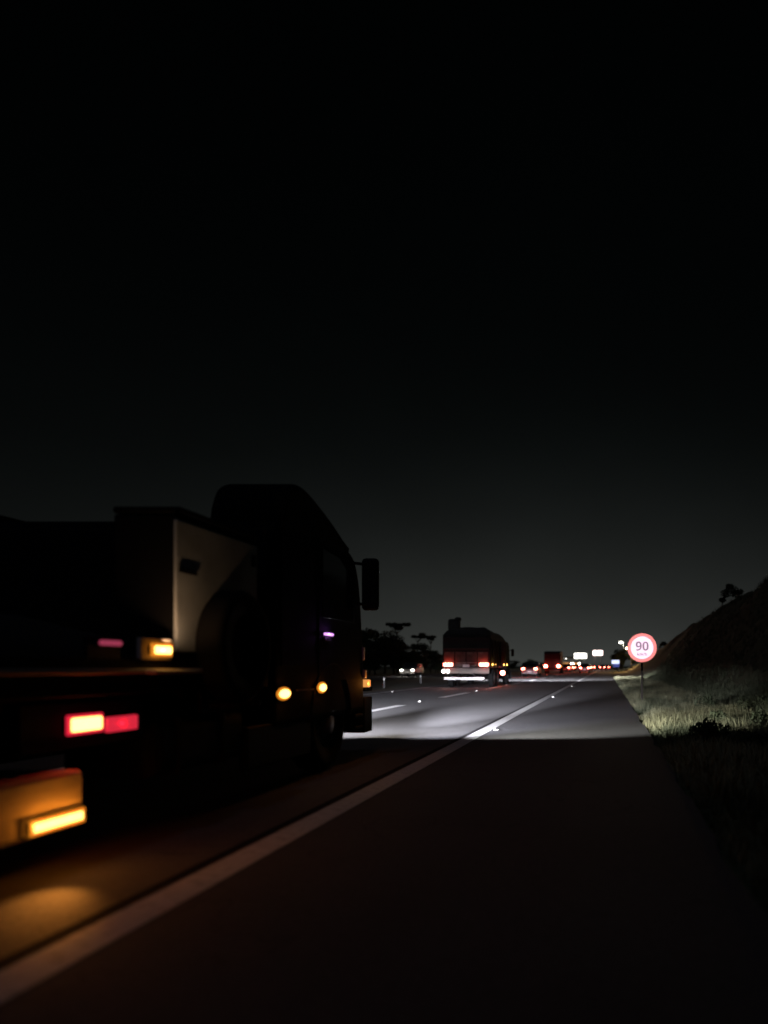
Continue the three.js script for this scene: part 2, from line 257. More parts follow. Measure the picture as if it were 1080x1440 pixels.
  // marker lamps along the near side: lamp, glowing halo border, housing and point light
  const marker = (name, x, y, z0, z1, h, m, color, I, n = 1, lens = null, thick = 0.03, off = 0.012, round = false) => {
    const l = part(t, name, round ? new THREE.SphereGeometry(0.5, 24, 16).scale(thick * 2, h, z0 - z1).translate(x, y, (z0 + z1) / 2) : rbox(x, x + thick, y - h / 2, y + h / 2, z0, z1, Math.min(h, thick) * 0.4), m);
    if (lens) part(l, 'lens', round ? new THREE.SphereGeometry(0.5, 24, 16).scale(thick, h + 0.035, z0 - z1 + 0.06).translate(x, y, (z0 + z1) / 2) : rbox(x - 0.001, x + thick * 0.6, y - h * 0.5 - 0.018, y + h * 0.5 + 0.018, z0 + 0.022, z1 - 0.022, 0.008), lens);  // dim glowing border larger than the lamp, imitates its halo
    part(l, 'housing', rbox(x - 0.02, x - 0.001, y - h * 0.6, y + h * 0.6, z0 + 0.012, z1 - 0.012, 0.006), M.black);
    for (let k = 0; I && k < n; k++) lamp(l, 'point', [x + thick + off, y, z0 + (z1 - z0) * (k + 0.5) / n], color, I, { radius: 0.4 });
    return l;
  };
  marker('side_marker_lamp', xr + 0.022, 1.205, -4.88, -5.06, 0.05, M.amber, 0xffa850, 0.05, 1, M.amberHalo);
  lamp(t, 'spot', [xr + 0.075, 1.23, -5.0], 0xffc690, 0.42, { angle: 0.85, penumbra: 1, to: [xr - 0.06, 1.75, -5.6], radius: 0.5 });  // extra spot steered at the locker door, beyond the marker lamp itself
  part(t, 'lamp_ledge', rbox(xr + 0.038, xr + 0.11, 1.052, 1.074, -4.78, -5.3, 0.008), M.rail);
  part(t, 'lamp_bracket', rbox(xr - 0.03, xr - 0.001, 1.12, 1.28, -4.8, -5.14, 0.006), M.toolbox);
  marker('side_marker_lamp', xr + 0.022, 0.855, -6.75, -7.0, 0.085, M.amber, 0xff8c20, 0.03, 1, M.amberHalo, 0.03, 0.012, true);
  marker('side_marker_lamp', xr + 0.022, 0.885, -7.7, -7.9, 0.08, M.amber, 0xff8c20, 0.03, 1, M.amberHalo, 0.03, 0.012, true);
  marker('violet_lamp', xr + 0.022, 1.43, -7.84, -8.06, 0.028, M.violet, 0xd070ff, 0.03);
  marker('red_reflector_glow', xr + 0.022, 1.235, -4.36, -4.54, 0.03, M.pink, 0xff3050, 0);  // reflector shine put in as a faint glow of its own
  part(t, 'lamp_bracket', rbox(xr - 0.03, xr - 0.001, 1.12, 1.27, -4.3, -4.6, 0.006), M.black);
  marker('red_side_lamp', -2.95, 0.775, -4.22, -4.47, 0.075, M.redHot, 0xff2010, 0.05, 1, M.redHalo);
  marker('red_side_reflector_glow', -2.945, 0.755, -4.51, -4.8, 0.09, M.redDim, 0xff1020, 0.02);  // reflector given its own red glow and weak light for returned light
  part(t, 'lamp_rail', rbox(-3.05, -2.971, 0.64, 0.9, -3.9, -4.95, 0.01), M.black);
  const tb = part(t, 'tool_box', rbox(-3.5, xr, 0.22, 0.53, -2.75, -4.28, 0.03), M.toolbox);
  part(tb, 'lid_seam', rbox(xr - 0.004, xr + 0.006, 0.238, 0.25, -2.8, -4.24, 0.002), M.rail);
  for (const z of [-3.0, -4.0]) part(tb, 'hanger', rbox(-3.45, -3.4, 0.53, 0.9, z, z - 0.06), M.chassis);
  marker('light_bar', xr + 0.022, 0.285, -3.86, -4.22, 0.045, M.amberBar, 0xff8c24, 0.045, 3, M.amberHalo, 0.014, 0.035);
  lamp(t, 'spot', [xr + 0.09, 0.27, -4.0], 0xff9a3c, 1.7, { angle: 0.44, penumbra: 1, to: [-2.62, 0, -3.6], radius: 2.5 });  // extra spot by the light bar, throws the amber pool on the asphalt
  // rear lamps, plate and underrun bar (behind the camera's left edge)
  part(t, 'rear_underrun_bar', rbox(xl + 0.1, xr - 0.1, 0.42, 0.54, 0.62, 0.74), M.chassis);
  for (const x of [-3.2, -5.1]) { const l = part(t, 'tail_lamp', rbox(x - 0.16, x + 0.16, 0.68, 0.8, 0.62, 0.68, 0.02), M.tail); lamp(l, 'point', [x, 0.74, 0.74], 0xff2418, 0.3); }
}

// ------------------------------------------------------------------ the tarpaulin-covered truck ahead in the far lane
{
  const t = thing('tipper_truck', [-7.25, 0, -44], 'dark tipper truck with tarpaulin load and glowing red tail lamps', 'truck');
  const xl = -8.5, xr = -6.0, zb = -40;
  for (const x of [-6.85, -7.65]) part(t, 'chassis_rail', rbox(x - 0.05, x + 0.05, 0.65, 0.95, zb - 0.3, -47.8), M.chassis);
  const body = part(t, 'tipper_body', sideSolid([[-40.05, 1.0], [-40.05, 2.75], [-46.4, 2.6], [-46.2, 1.05]], xl, xr, 0.05), M.tarp);
  for (let k = 0; k < 6; k++) for (const x of [xl - 0.03, xr + 0.03]) part(body, 'body_rib', rbox(x - 0.03, x + 0.03, 1.05, 2.5, -40.6 - k, -40.7 - k), M.tarp);
  { // tarpaulin draped over the heap, uneven on top, with a bunched roll at one back corner
    const g = new THREE.PlaneGeometry(2.44, 6.3, 24, 40).rotateX(-Math.PI / 2); const p = g.attributes.position;
    for (let i = 0; i < p.count; i++) { const x = p.getX(i), z = p.getZ(i), u = (3.15 - z) / 6.3, e = Math.min(1, (1.22 - Math.abs(x)) / 0.35) * Math.min(1, (3.15 - Math.abs(z)) / 0.35); p.setY(i, 2.76 - 0.15 * u + Math.sqrt(Math.max(0, e)) * (0.38 + 0.16 * (fbm(x + 9, z + 9, 64, 5, 3) - 0.5))); }
    g.translate(-7.25, 0, -43.2); g.computeVertexNormals(); part(body, 'tarpaulin', g, M.tarp);
    part(body, 'tarpaulin_roll', merge([box(0.62, 0.62, 0.5, -7.98, 3.28, -40.5, 0.14), box(0.3, 0.2, 0.4, -7.78, 3.58, -40.5, 0.08)]), M.tarp);
  }
  const tg = part(t, 'tailgate', rbox(xl + 0.04, xr - 0.04, 1.02, 2.6, -39.95, -40.04, 0.02), M.tarp);
  for (let k = 0; k < 4; k++) part(tg, 'tailgate_panel', rbox(xl + 0.1 + k * 0.585, xl + 0.62 + k * 0.585, 1.12, 1.85, -39.92, -39.95, 0.01), M.tailgate);
  part(tg, 'tailgate_rail', rbox(xl + 0.05, xr - 0.05, 1.95, 2.05, -39.9, -39.95, 0.01), M.tarp);
  const pn = part(t, 'lamp_panel', rbox(xl + 0.06, xr - 0.06, 0.72, 1.0, -39.93, -39.99, 0.01), M.tailgate);
  part(pn, 'reflective_strip', rbox(-7.75, -6.7, 1.275, 1.3, -39.88, -39.915, 0.004), M.plate);
  for (const s of [-1, 1]) { const x = -7.25 + s * 0.93; const l = part(t, 'tail_lamp', rbox(x - 0.24, x + 0.24, 1.11, 1.27, -39.84, -39.915, 0.03), M.tail); lamp(l, 'point', [x, 1.19, -39.78], 0xff3420, 0.8, { radius: 2 }); }
  part(t, 'number_plate', rbox(-7.42, -7.08, 1.06, 1.2, -39.88, -39.915, 0.005), M.plate);
  for (const x of [-8.42, -8.2]) { const l = part(t, 'reversing_lamp', new THREE.CylinderGeometry(0.08, 0.08, 0.05, 16).rotateX(Math.PI / 2).translate(x, 0.84, -39.9), M.headMid); lamp(l, 'point', [x, 0.84, -39.84], 0xfff4e0, 0.12); }
  part(t, 'rear_bumper', rbox(xl + 0.12, xr - 0.3, 0.4, 0.53, -39.82, -39.92, 0.01), M.white);
  for (const x of [-7.7, -6.9]) part(t, 'bumper_bracket', rbox(x, x + 0.1, 0.45, 0.75, -39.92, -40.4), M.chassis);
  part(t, 'cab', sideSolid([[-46.6, 0.6], [-46.6, 2.55], [-47.6, 2.6], [-48.2, 2.45], [-48.45, 1.5], [-48.5, 0.6]], xl + 0.05, xr - 0.05, 0.08), M.darkPaint);
  part(t, 'windscreen', new THREE.PlaneGeometry(2.1, 0.8).rotateX(-0.25).rotateY(Math.PI).translate(-7.25, 1.98, -48.36), M.glass);
  for (const s of [-1, 1]) { const x = -7.25 + s * 1.42; part(t, 'wing_mirror', merge([box(0.18, 0.45, 0.1, x, 1.95, -48.1, 0.03), bar(V(-7.25 + s * 1.15, 2.1, -48.1), V(x, 2.1, -48.1), 0.02)]), M.black); }
  part(t, 'front_bumper', rbox(xl, xr, 0.3, 0.785, -48.58, -48.8, 0.008), M.chassis);
  part(t, 'unseen_beam_brow', rbox(xl, xr, 0.7985, 0.85, -48.66, -48.8, 0.004), M.black);  // unseen from behind, placed to cut the headlamp beams on top
  for (const x of [-6.5, -8.0]) { const h = part(t, 'headlamp', new THREE.SphereGeometry(0.022, 12, 8).translate(x, 0.79, -48.55), M.bulb); lamp(h, 'spot', [x, 0.806, -48.55], 0xf6f4ff, x > -7 ? 40000 : 9000, { angle: 0.5, penumbra: 1, to: [x + 2.5, 0.4, -70], radius: 0.4 }); }
  for (const [s, x] of [[1, xr - 0.17], [-1, xl + 0.17]]) { wheel(t, x, -47.4, 0.5, 0.29, s); for (const z of [-41.6, -42.9]) { wheel(t, x, z, 0.5, 0.29, s); } }
  for (const z of [-47.4, -41.6, -42.9]) part(t, 'axle', new THREE.CylinderGeometry(0.07, 0.07, 2.2, 10).rotateZ(Math.PI / 2).translate(-7.25, 0.5, z), M.chassis);
  for (const z of [-40.5, -41.6, -45.0, -46.4]) { const l = part(t, 'side_marker_lamp', rbox(xr + 0.01, xr + 0.05, 1.16, 1.23, z, z - 0.16, 0.01), M.amberFar); lamp(l, 'point', [xr + 0.08, 1.19, z - 0.08], 0xffa030, 0.25); }
  { const l = part(t, 'red_side_lamp', new THREE.CylinderGeometry(0.13, 0.13, 0.07, 20).rotateX(Math.PI / 2).translate(xr + 0.05, 0.72, -44.35), M.tail); part(l, 'lamp_arm', rbox(xr - 0.7, xr + 0.1, 0.68, 0.76, -44.4, -44.5), M.chassis); lamp(l, 'point', [xr + 0.05, 0.72, -44.2], 0xff2a18, 1.2, { radius: 2 }); }
}

// ------------------------------------------------------------------ the box truck far ahead
{
  const t = thing('box_truck', [-7.8, 0, -116], 'small dark box truck far ahead beyond the tipper truck', 'truck');
  const xl = -9.0, xr = -6.6;
  part(t, 'cargo_box', sideSolid([[-112, 0.95], [-112, 3.0], [-112.3, 3.3], [-117.2, 3.3], [-117.5, 3.0], [-117.5, 0.95]], xl, xr, 0.08), M.tarp);
  part(t, 'rear_door', rbox(xl + 0.1, -7.82, 1.1, 3.0, -111.95, -112, 0.01), M.tarp); part(t, 'rear_door', rbox(-7.78, xr - 0.1, 1.1, 3.0, -111.95, -112, 0.01), M.tarp);
  part(t, 'chassis_rail', rbox(-8.3, -7.3, 0.6, 0.94, -112.1, -118), M.chassis);
  part(t, 'cab', sideSolid([[-117.6, 0.5], [-117.6, 2.5], [-118.6, 2.5], [-119.2, 1.6], [-119.3, 0.5]], xl + 0.1, xr - 0.1, 0.08), M.darkPaint);
  for (const x of [-8.75, -6.9]) { const l = part(t, 'tail_lamp', rbox(x - 0.2, x + 0.2, 0.95, 1.3, -111.85, -111.94, 0.03), M.tailFar); lamp(l, 'point', [x, 1.1, -111.7], 0xff2a18, 4, { radius: 2 }); }
  part(t, 'rear_bumper', rbox(xl + 0.1, xr - 0.1, 0.42, 0.56, -111.9, -112, 0.01), M.tailgate);
  part(t, 'side_marker_lamp', rbox(xr + 0.01, xr + 0.05, 1.0, 1.15, -113, -113.3), M.amberFar);
  for (const [s, x] of [[1, xr - 0.17], [-1, xl + 0.17]]) for (const z of [-113.6, -118.4]) wheel(t, x, z, 0.48, 0.28, s);
}

// ------------------------------------------------------------------ cars
const carProfile = curveProfile([[2.05, 0.32], [2.1, 0.62], [2.04, 0.92], [1.7, 1.02], [1.25, 1.38], [0.5, 1.47], [-0.3, 1.42], [-0.95, 1.02], [-1.75, 0.9], [-2.08, 0.72], [-2.1, 0.34]], 44);
const carGeo = {
  body: sideSolid([...carProfile], -0.86, 0.86, 0.1),
  rearGlass: new THREE.PlaneGeometry(1.25, 0.5).rotateX(-0.9).translate(0, 1.22, 1.545), screen: new THREE.PlaneGeometry(1.3, 0.68).rotateX(-0.55).rotateY(0).rotateZ(Math.PI).rotateX(-0.5).translate(0, 1.26, -0.69),
  side: sideSolid([[1.15, 1.04], [0.95, 1.3], [0.3, 1.37], [-0.3, 1.32], [-0.75, 1.04]], -0.005, 0.005, 0.001),
  tail: box(0.3, 0.16, 0.07, 0, 0, 0, 0.03), head: box(0.3, 0.15, 0.1, 0, 0, 0, 0.04), plate: box(0.4, 0.13, 0.02, 0, 0, 0, 0.004), bumper: box(1.6, 0.16, 0.08, 0, 0, 0, 0.03),
  tyre: lathe([[0.19, -0.1], [0.29, -0.11], [0.32, -0.07], [0.32, 0.07], [0.29, 0.11], [0.19, 0.1], [0.19, -0.1]], 20), rim: lathe([[0, 0.07], [0.06, 0.07], [0.16, 0.04], [0.2, 0.08]], 16),
};
const carPaint = [paint(0.04, 0.04, 0.045, 0.4), paint(0.05, 0.05, 0.05, 0.4), paint(0.03, 0.03, 0.04, 0.3)];
function car(x, z, turn, label, o = {}) {
  const t = thing('car', [x, o.y ?? 0, z], label, 'car', o.group); t.rotation.y = turn;
  mesh('body', carGeo.body, carPaint[o.paint ?? 0], t);
  mesh('rear_window', carGeo.rearGlass, M.glass, t); mesh('windscreen', carGeo.screen, M.glass, t);
  for (const s of [-1, 1]) {
    mesh('side_window', carGeo.side, M.glass, t).position.set(s * 0.858, 0, 0);
    const tl = mesh('tail_lamp', carGeo.tail, o.tail ?? M.tailFar, t); tl.position.set(s * 0.64, 0.84, 2.075);
    const hl = mesh('headlamp', carGeo.head, o.head ?? M.dull, t); hl.position.set(s * 0.62, 0.7, -2.06);
    if (o.tailLight) { const l = new THREE.PointLight(0xff2a18, o.tailLight); l.name = 'light'; l.position.set(0, 0, 0.1); l.castShadow = true; tl.add(l); }
    if (o.headLight) { const l = new THREE.PointLight(0xfff4e4, o.headLight); l.name = 'light'; l.position.set(0, 0, -0.12); l.castShadow = true; hl.add(l); }
    for (const zz of [-1.3, 1.3]) { const w = mesh('wheel', carGeo.tyre, M.rubber, t); w.position.set(s * 0.76, 0.32, zz); const r = mesh('rim', carGeo.rim, M.dull, w); r.scale.x = s; }
    mesh('wing_mirror', box(0.18, 0.12, 0.08, 0, 0, 0, 0.03), M.black, t).position.set(s * 0.92, 1.02, -0.55);
  }
  mesh('number_plate', carGeo.plate, M.plate, t).position.set(0, 0.55, 2.11); mesh('number_plate', carGeo.plate, M.plate, t).position.set(0, 0.46, -2.12);
  mesh('bumper', carGeo.bumper, M.dull, t).position.set(0, 0.42, 2.09); mesh('bumper', carGeo.bumper, M.dull, t).position.set(0, 0.36, -2.1);
  return t;
}
car(-7.75, -80, 0, 'dark car with red tail lamps between tipper truck and box truck', { tailLight: 4 });
car(-3.5, -128, 0, 'last car in the queue of red tail lamps along the white edge line', { tailLight: 5, paint: 2 });
car(-4.0, -150, 0, 'second car in the queue of red tail lamps beside the edge line', { tailLight: 5, paint: 1 });
car(-3.9, -172, 0, 'third car in the queue of red tail lamps beside the edge line', { tailLight: 5 });
car(-3.6, -205, -0.03, 'front car in the queue of red tail lamps where the road bends', { tailLight: 5, paint: 1 });
[[-7.4, -142, 'car just beyond the box truck in the lane next to the median'], [-7.7, -168, 'second car beyond the box truck in the lane next to the median'], [-7.2, -196, 'car farthest beyond the box truck where the road starts to bend']].forEach(([x, z, l], i) => car(x, z, 0, l, { tailLight: 5, paint: i }));
[[-0.9, -236, 'car with red tail lamps just inside the bend of the road'], [0.6, -262, 'car with red tail lamps deepest in the bend of the road']].forEach(([x, z, l], i) => car(x, z, -0.1, l, { tailLight: 5, paint: i }));
car(-22.2, -88, Math.PI, 'oncoming car with white headlamps in front of dark trees across the median', { tail: M.redDim, head: M.headMid, headLight: 4, paint: 1, y: -0.03 });
car(-13.4, -300, Math.PI, 'far oncoming car with dazzling headlamps below the lit white signboard', { tail: M.redDim, head: M.headFar, headLight: 120, y: -0.03 });
car(-10.4, -318, Math.PI, 'farther oncoming car with weaker headlamps beside the dazzling one', { tail: M.redDim, head: M.headMid, headLight: 40, y: -0.03 });

// ------------------------------------------------------------------ the speed limit sign
{
  const y = 1.68, z = -24, x = 1.13, R = 0.46;
  const t = thing('speed_limit_sign', [x, -0.05, z], 'round red-rimmed 90 speed limit sign on a post at the verge', 'sign');
  part(t, 'post', new THREE.CylinderGeometry(0.035, 0.035, 2.05, 14).translate(x, 0.975, z - 0.06), M.bark);
  const pl = part(t, 'sign_plate', new THREE.CylinderGeometry(R, R, 0.02, 56).rotateX(Math.PI / 2).translate(x, y, z), M.dull);
  const ring = new THREE.Shape(); ring.absarc(0, 0, R - 0.004, 0, Math.PI * 2); const hole = new THREE.Path(); hole.absarc(0, 0, R * 0.77, 0, Math.PI * 2, true); ring.holes.push(hole);
  part(pl, 'red_rim', new THREE.ExtrudeGeometry(ring, { depth: 0.003, bevelEnabled: false, curveSegments: 40 }).translate(x, y, z + 0.011), paint(0.72, 0.15, 0.13, 0.5));
  part(pl, 'white_face', new THREE.CylinderGeometry(R * 0.765, R * 0.765, 0.003, 48).rotateX(Math.PI / 2).translate(x, y, z + 0.0125), paint(0.8, 0.6, 0.78, 0.5));
  const font = await new FontLoader().loadAsync('fonts/droid/droid_sans_bold.typeface.json');
  const ink = paint(0.15, 0.11, 0.15, 0.6);
  const put = (s, size, cy) => { const g = new TextGeometry(s, { font, size, depth: 0.003, curveSegments: 6 }); g.computeBoundingBox(); const b = g.boundingBox; return g.translate(x - (b.min.x + b.max.x) / 2, cy - (b.min.y + b.max.y) / 2, z + 0.0145); };
  part(pl, 'number_lettering', put('90', 0.28, y + 0.05), ink); part(pl, 'unit_lettering', put('km/h', 0.09, y - 0.2), ink);
  part(t, 'clamp', merge([rbox(x - 0.1, x + 0.1, y + 0.17, y + 0.21, z - 0.03, z - 0.011, 0.004), rbox(x - 0.1, x + 0.1, y - 0.21, y - 0.17, z - 0.03, z - 0.011, 0.004)]), M.dull);
}

// ------------------------------------------------------------------ road studs and delineator posts
const studBase = mergeGeometries([new THREE.CylinderGeometry(0.06, 0.075, 0.022, 4, 1).rotateY(Math.PI / 4).translate(0, 0.011, 0)]);
const studFace = box(0.08, 0.016, 0.01, 0, 0.013, 0.05, 0.003), studMat = paint(0.85, 0.85, 0.8, 0.3);
function stud(x, z, label, group) { const t = thing('road_stud', [x, 0.003, z], label, 'road stud', group); mesh('stud_base', studBase, M.dull, t); const f = mesh('reflector', studFace, studMat, t); f.scale.set(0.9, 1.1, 1); }
for (const z of [-23.8, -34.2, -44.6, -55]) stud(-5.755, z, 'small reflective stud between the dashes of the broken lane line', 'road studs along the lane line');
for (const z of [-13.2, -27.4, -41.6]) stud(-1.88, z, 'small reflective stud beside the solid white edge line', 'road studs along the edge line');
for (const z of [-33, -45]) stud(-9.15, z, 'small reflective stud beside the line along the median', 'road studs along the median line');
for (const [x, z] of [[-12.1, -42], [-13.0, -54]]) {
  const t = thing('delineator_post', [x, -0.09, z], 'short white delineator post standing on the dark grass median', 'post', 'delineator posts on the median');
  mesh('post', box(0.1, 0.62, 0.06, 0, 0.31, 0, 0.015), M.dull, t); mesh('reflector', box(0.07, 0.12, 0.012, 0, 0.48, 0.034, 0.003), studMat, t);
}

// ------------------------------------------------------------------ trees
function leafCloud(n, pick, size) {
  const p = new Float32Array(n * 12), idx = [], a = V(0, 0, 0), b = V(0, 0, 0), q = new THREE.Quaternion(), e = new THREE.Euler();
  for (let k = 0; k < n; k++) {
    const c = pick(), s = size * rr(0.6, 1.3); e.set(rr(0, 6.28), rr(0, 6.28), rr(0, 6.28)); q.setFromEuler(e); a.set(s, 0, 0).applyQuaternion(q); b.set(0, s * 0.55, 0).applyQuaternion(q);
    [[-1, 0], [0, -1], [1, 0], [0, 1]].forEach(([i, j], m) => { p[k * 12 + m * 3] = c.x + a.x * i + b.x * j; p[k * 12 + m * 3 + 1] = c.y + a.y * i + b.y * j; p[k * 12 + m * 3 + 2] = c.z + a.z * i + b.z * j; });
    idx.push(k * 4, k * 4 + 1, k * 4 + 2, k * 4, k * 4 + 2, k * 4 + 3);
  }
  const g = new THREE.BufferGeometry(); g.setAttribute('position', new THREE.Float32BufferAttribute(p, 3)); g.setIndex(idx); g.computeVertexNormals(); return g;
}
const clumps = (list) => () => { const [x, y, z, r, f = 0.75] = list[Math.floor(rnd() * list.length)]; const d = V(rr(-1, 1), rr(-1, 1), rr(-1, 1)).normalize().multiplyScalar(r * Math.cbrt(rnd())); return V(x + d.x, y + d.y * f, z + d.z); };
function taper(a, b, r0, r1) { const d = b.clone().sub(a), g = new THREE.CylinderGeometry(r1, r0, d.length(), 8, 2); g.applyQuaternion(new THREE.Quaternion().setFromUnitVectors(V(0, 1, 0), d.normalize())); return g.translate((a.x + b.x) / 2, (a.y + b.y) / 2, (a.z + b.z) / 2); }
function treeKind(height, list, n, size, trunkTop, r) {
  const top = V(list[0][0] * 0.3, trunkTop, list[0][2] * 0.3);
  const trunk = merge([taper(V(0, -0.3, 0), top, r, r * 0.6), ...list.map(([x, y, z]) => taper(top, V(x, y, z), r * 0.5, r * 0.15))]);
  return { trunk, crown: leafCloud(n, clumps(list), size) };
}
const blob = (n, y0, y1, R, r) => Array.from({ length: n }, () => { const a = rr(0, 6.28), k = Math.sqrt(rnd()) * R; return [Math.cos(a) * k, rr(y0, y1), Math.sin(a) * k, rr(r * 0.6, r * 1.2)]; });
const kinds = {
  dense: [0, 1, 2].map(() => treeKind(6, blob(13, 1.6, 5.2, 1.9, 1.15), 4200, 0.16, 1.8, 0.16)),
  umbrella: [0, 1].map(() => treeKind(8, blob(8, 7.2, 7.9, 1.25, 0.62).map(([x, y, z, r]) => [x, y, z, r, 0.5]), 1900, 0.14, 6.2, 0.13)),
  windswept: [treeKind(2.2, [[0.35, 1.5, 0, 0.42], [0.75, 1.75, 0.1, 0.5], [1.1, 1.45, 0, 0.4], [0.1, 1.0, 0, 0.25], [0.6, 2.0, 0, 0.3], [1.35, 1.6, 0.1, 0.3]], 1500, 0.08, 1.1, 0.06)],
};
function tree(kind, v, x, y, z, s, sy, label, group, turn = rr(0, 6.28)) {
  const k = kinds[kind][v % kinds[kind].length], name = { dense: 'broadleaf_tree', umbrella: 'umbrella_tree', windswept: 'small_tree' }[kind];
  const t = thing(name, [x, y, z], label, 'tree', group); t.rotation.y = turn; t.scale.set(s, sy, s);
  mesh('trunk', k.trunk, M.bark, t); mesh('crown', k.crown, M.leaf, t); return t;
}
const rowL = 'dense dark tree in the wood beyond the far carriageway', gL = 'wood beyond the far carriageway';
[[-29.2, -122, 0.75, 0.6], [-31.5, -126, 0.95, 0.85], [-34, -124, 1.1, 1.1], [-36.5, -127, 1.15, 1.2], [-39, -124, 1.2, 1.22], [-41.5, -121, 1.2, 1.25], [-42, -110, 1.1, 1.1], [-40.5, -98, 1.0, 1.05],
  [-42, -86, 1.2, 1.15], [-39, -76, 1.1, 1.0], [-42, -68, 1.15, 1.1], [-37.5, -60, 1.0, 1.0], [-41, -55, 1.1, 1.2], [-45, -60, 1.2, 1.3], [-38, -48, 1.1, 1.15], [-33.5, -132, 0.9, 0.8], [-30.5, -140, 0.8, 0.7], [-28.6, -116, 0.7, 0.55], [-30.2, -113, 0.8, 0.7], [-32.4, -117, 0.95, 0.85], [-35, -114, 1.0, 1.0], [-37.6, -116, 1.1, 1.1], [-28.4, -128, 0.7, 0.55], [-27.9, -140, 0.7, 0.6], [-34.2, -108, 0.9, 0.75], [-31.8, -106, 0.8, 0.6]]
  .forEach(([x, z, s, sy], i) => tree('dense', i, x, -0.09, z, s, sy, rowL, gL));
tree('umbrella', 0, -35.2, -0.09, -130, 1.3, 1.06, 'widest flat-topped umbrella tree rising above the dark wood');
tree('umbrella', 1, -31.3, -0.09, -129, 0.85, 0.83, 'slim umbrella tree with bare trunk in the gap beside the wood');
tree('umbrella', 0, -29.4, -0.09, -129, 0.72, 0.79, 'smallest umbrella tree standing alone just beyond the wood', null, 2.2);
tree('windswept', 0, 9.0, bankY(9.0, -60) - 0.05, -60, 1.05, 1.05, 'small windswept tree alone on the crest of the grassy bank', null, 0);
[[8.2, -118, 0.9, 0.8], [9.6, -124, 1.0, 0.7]].forEach(([x, z, s, sy], i) => tree('windswept', 0, x, bankY(x, z) - 0.05, z, s, sy * 0.9, 'low shrubby tree on the bank crest behind the speed limit sign', 'shrubby trees behind the sign', i * 2));
[[3.4, -172, 0.75, 0.86], [5.6, -166, 0.7, 0.75], [2.9, -188, 0.7, 0.95]].forEach(([x, z, s, sy], i) => tree('dense', i, x, bankY(x, z) - 0.1, z, s, sy, 'dark round tree at the roadside beyond the speed limit sign', 'trees at the bend of the road'));
[-70, -62, -54, -47, -41, -34, -28, -22].forEach((x, i) => tree('dense', i, x, -0.09, -330 - (i % 3) * 8, 1.1, 0.5 + (i % 3) * 0.14, 'low bushy tree on the dark horizon behind the box truck', 'bushy trees on the horizon'));

// ------------------------------------------------------------------ lit boards, street lamps and the filling station at the bend
function board(x, z, y, w, h, m, label, c) {
  const t = thing('lit_signboard', [x, -0.09, z], label, 'signboard');
  part(t, 'sign_box', rbox(x - w / 2, x + w / 2, y - h / 2, y + h / 2, z - 0.4, z - 0.02, 0.05), M.black); part(t, 'sign_face', rbox(x - w / 2 + 0.1, x + w / 2 - 0.1, y - h / 2 + 0.1, y + h / 2 - 0.1, z - 0.02, z + 0.02, 0.01), m);
  for (const s of [-1, 1]) part(t, 'sign_post', bar(V(x + s * w * 0.3, -0.2, z - 0.22), V(x + s * w * 0.3, y - h / 2, z - 0.22), 0.12), M.dull);
  const l = new THREE.PointLight(c, 120); l.name = 'light'; l.position.set(0, y + 0.09, 0.6); l.castShadow = true; t.add(l); return t;
}
board(-10.9, -330, 5.6, 5.4, 2.3, M.boardWhite, 'brightest lit white signboard on two posts far down the road', 0xfff4e0);
board(-3.4, -322, 6.7, 4.2, 2.2, M.boardPink, 'lit pinkish white signboard on posts left of the roadside trees', 0xffd8d0);
{
  const t = thing('guide_sign_glow', [1.9, -0.09, -150], 'pale blue reflective guide sign below dark trees, its returned light put in as glow', 'sign');
  part(t, 'sign_face', rbox(1.15, 2.6, 1.6, 2.3, -149.95, -149.9, 0.01), M.boardPaleBlue); part(t, 'lower_sign_face', rbox(1.45, 2.6, 0.95, 1.55, -149.95, -149.9, 0.01), M.boardBlue);  // faces glow in place of headlamp light returned by a reflective sign
  part(t, 'sign_back', rbox(1.1, 2.65, 0.9, 2.35, -150.0, -149.95, 0.01), M.dull);
  for (const x of [1.3, 2.5]) part(t, 'sign_post', bar(V(x, -0.2, -150.06), V(x, 2.3, -150.06), 0.05), M.dull);
}
function streetLamp(x, z, h, m, c, label, arm) {
  const t = thing('street_lamp', [x, -0.09, z], label, 'street lamp');
  part(t, 'pole', taper(V(x, -0.2, z), V(x, h + 0.1, z), 0.1, 0.06), M.dull); part(t, 'arm', bar(V(x, h + 0.06, z), V(x + arm, h + 0.14, z), 0.04), M.dull);
  const head = part(t, 'lamp_head', box(0.9, 0.14, 0.4, x + arm, h + 0.13, z, 0.04), M.dull); part(head, 'lamp_lens', box(0.8, 0.34, 0.36, x + arm, h - 0.09, z, 0.06), m);
  lamp(t, 'point', [x + arm, h - 0.45, z], c, 260, { radius: 3 });
}
streetLamp(4.6, -200, 7.4, M.streetWhite, 0xfff2d8, 'white street lamp above the roadside trees at the bend', -0.7);
streetLamp(5.0, -150, 4.7, M.streetWarm, 0xffc880, 'warm yellow lamp on a pole just past the speed limit sign', -0.7);
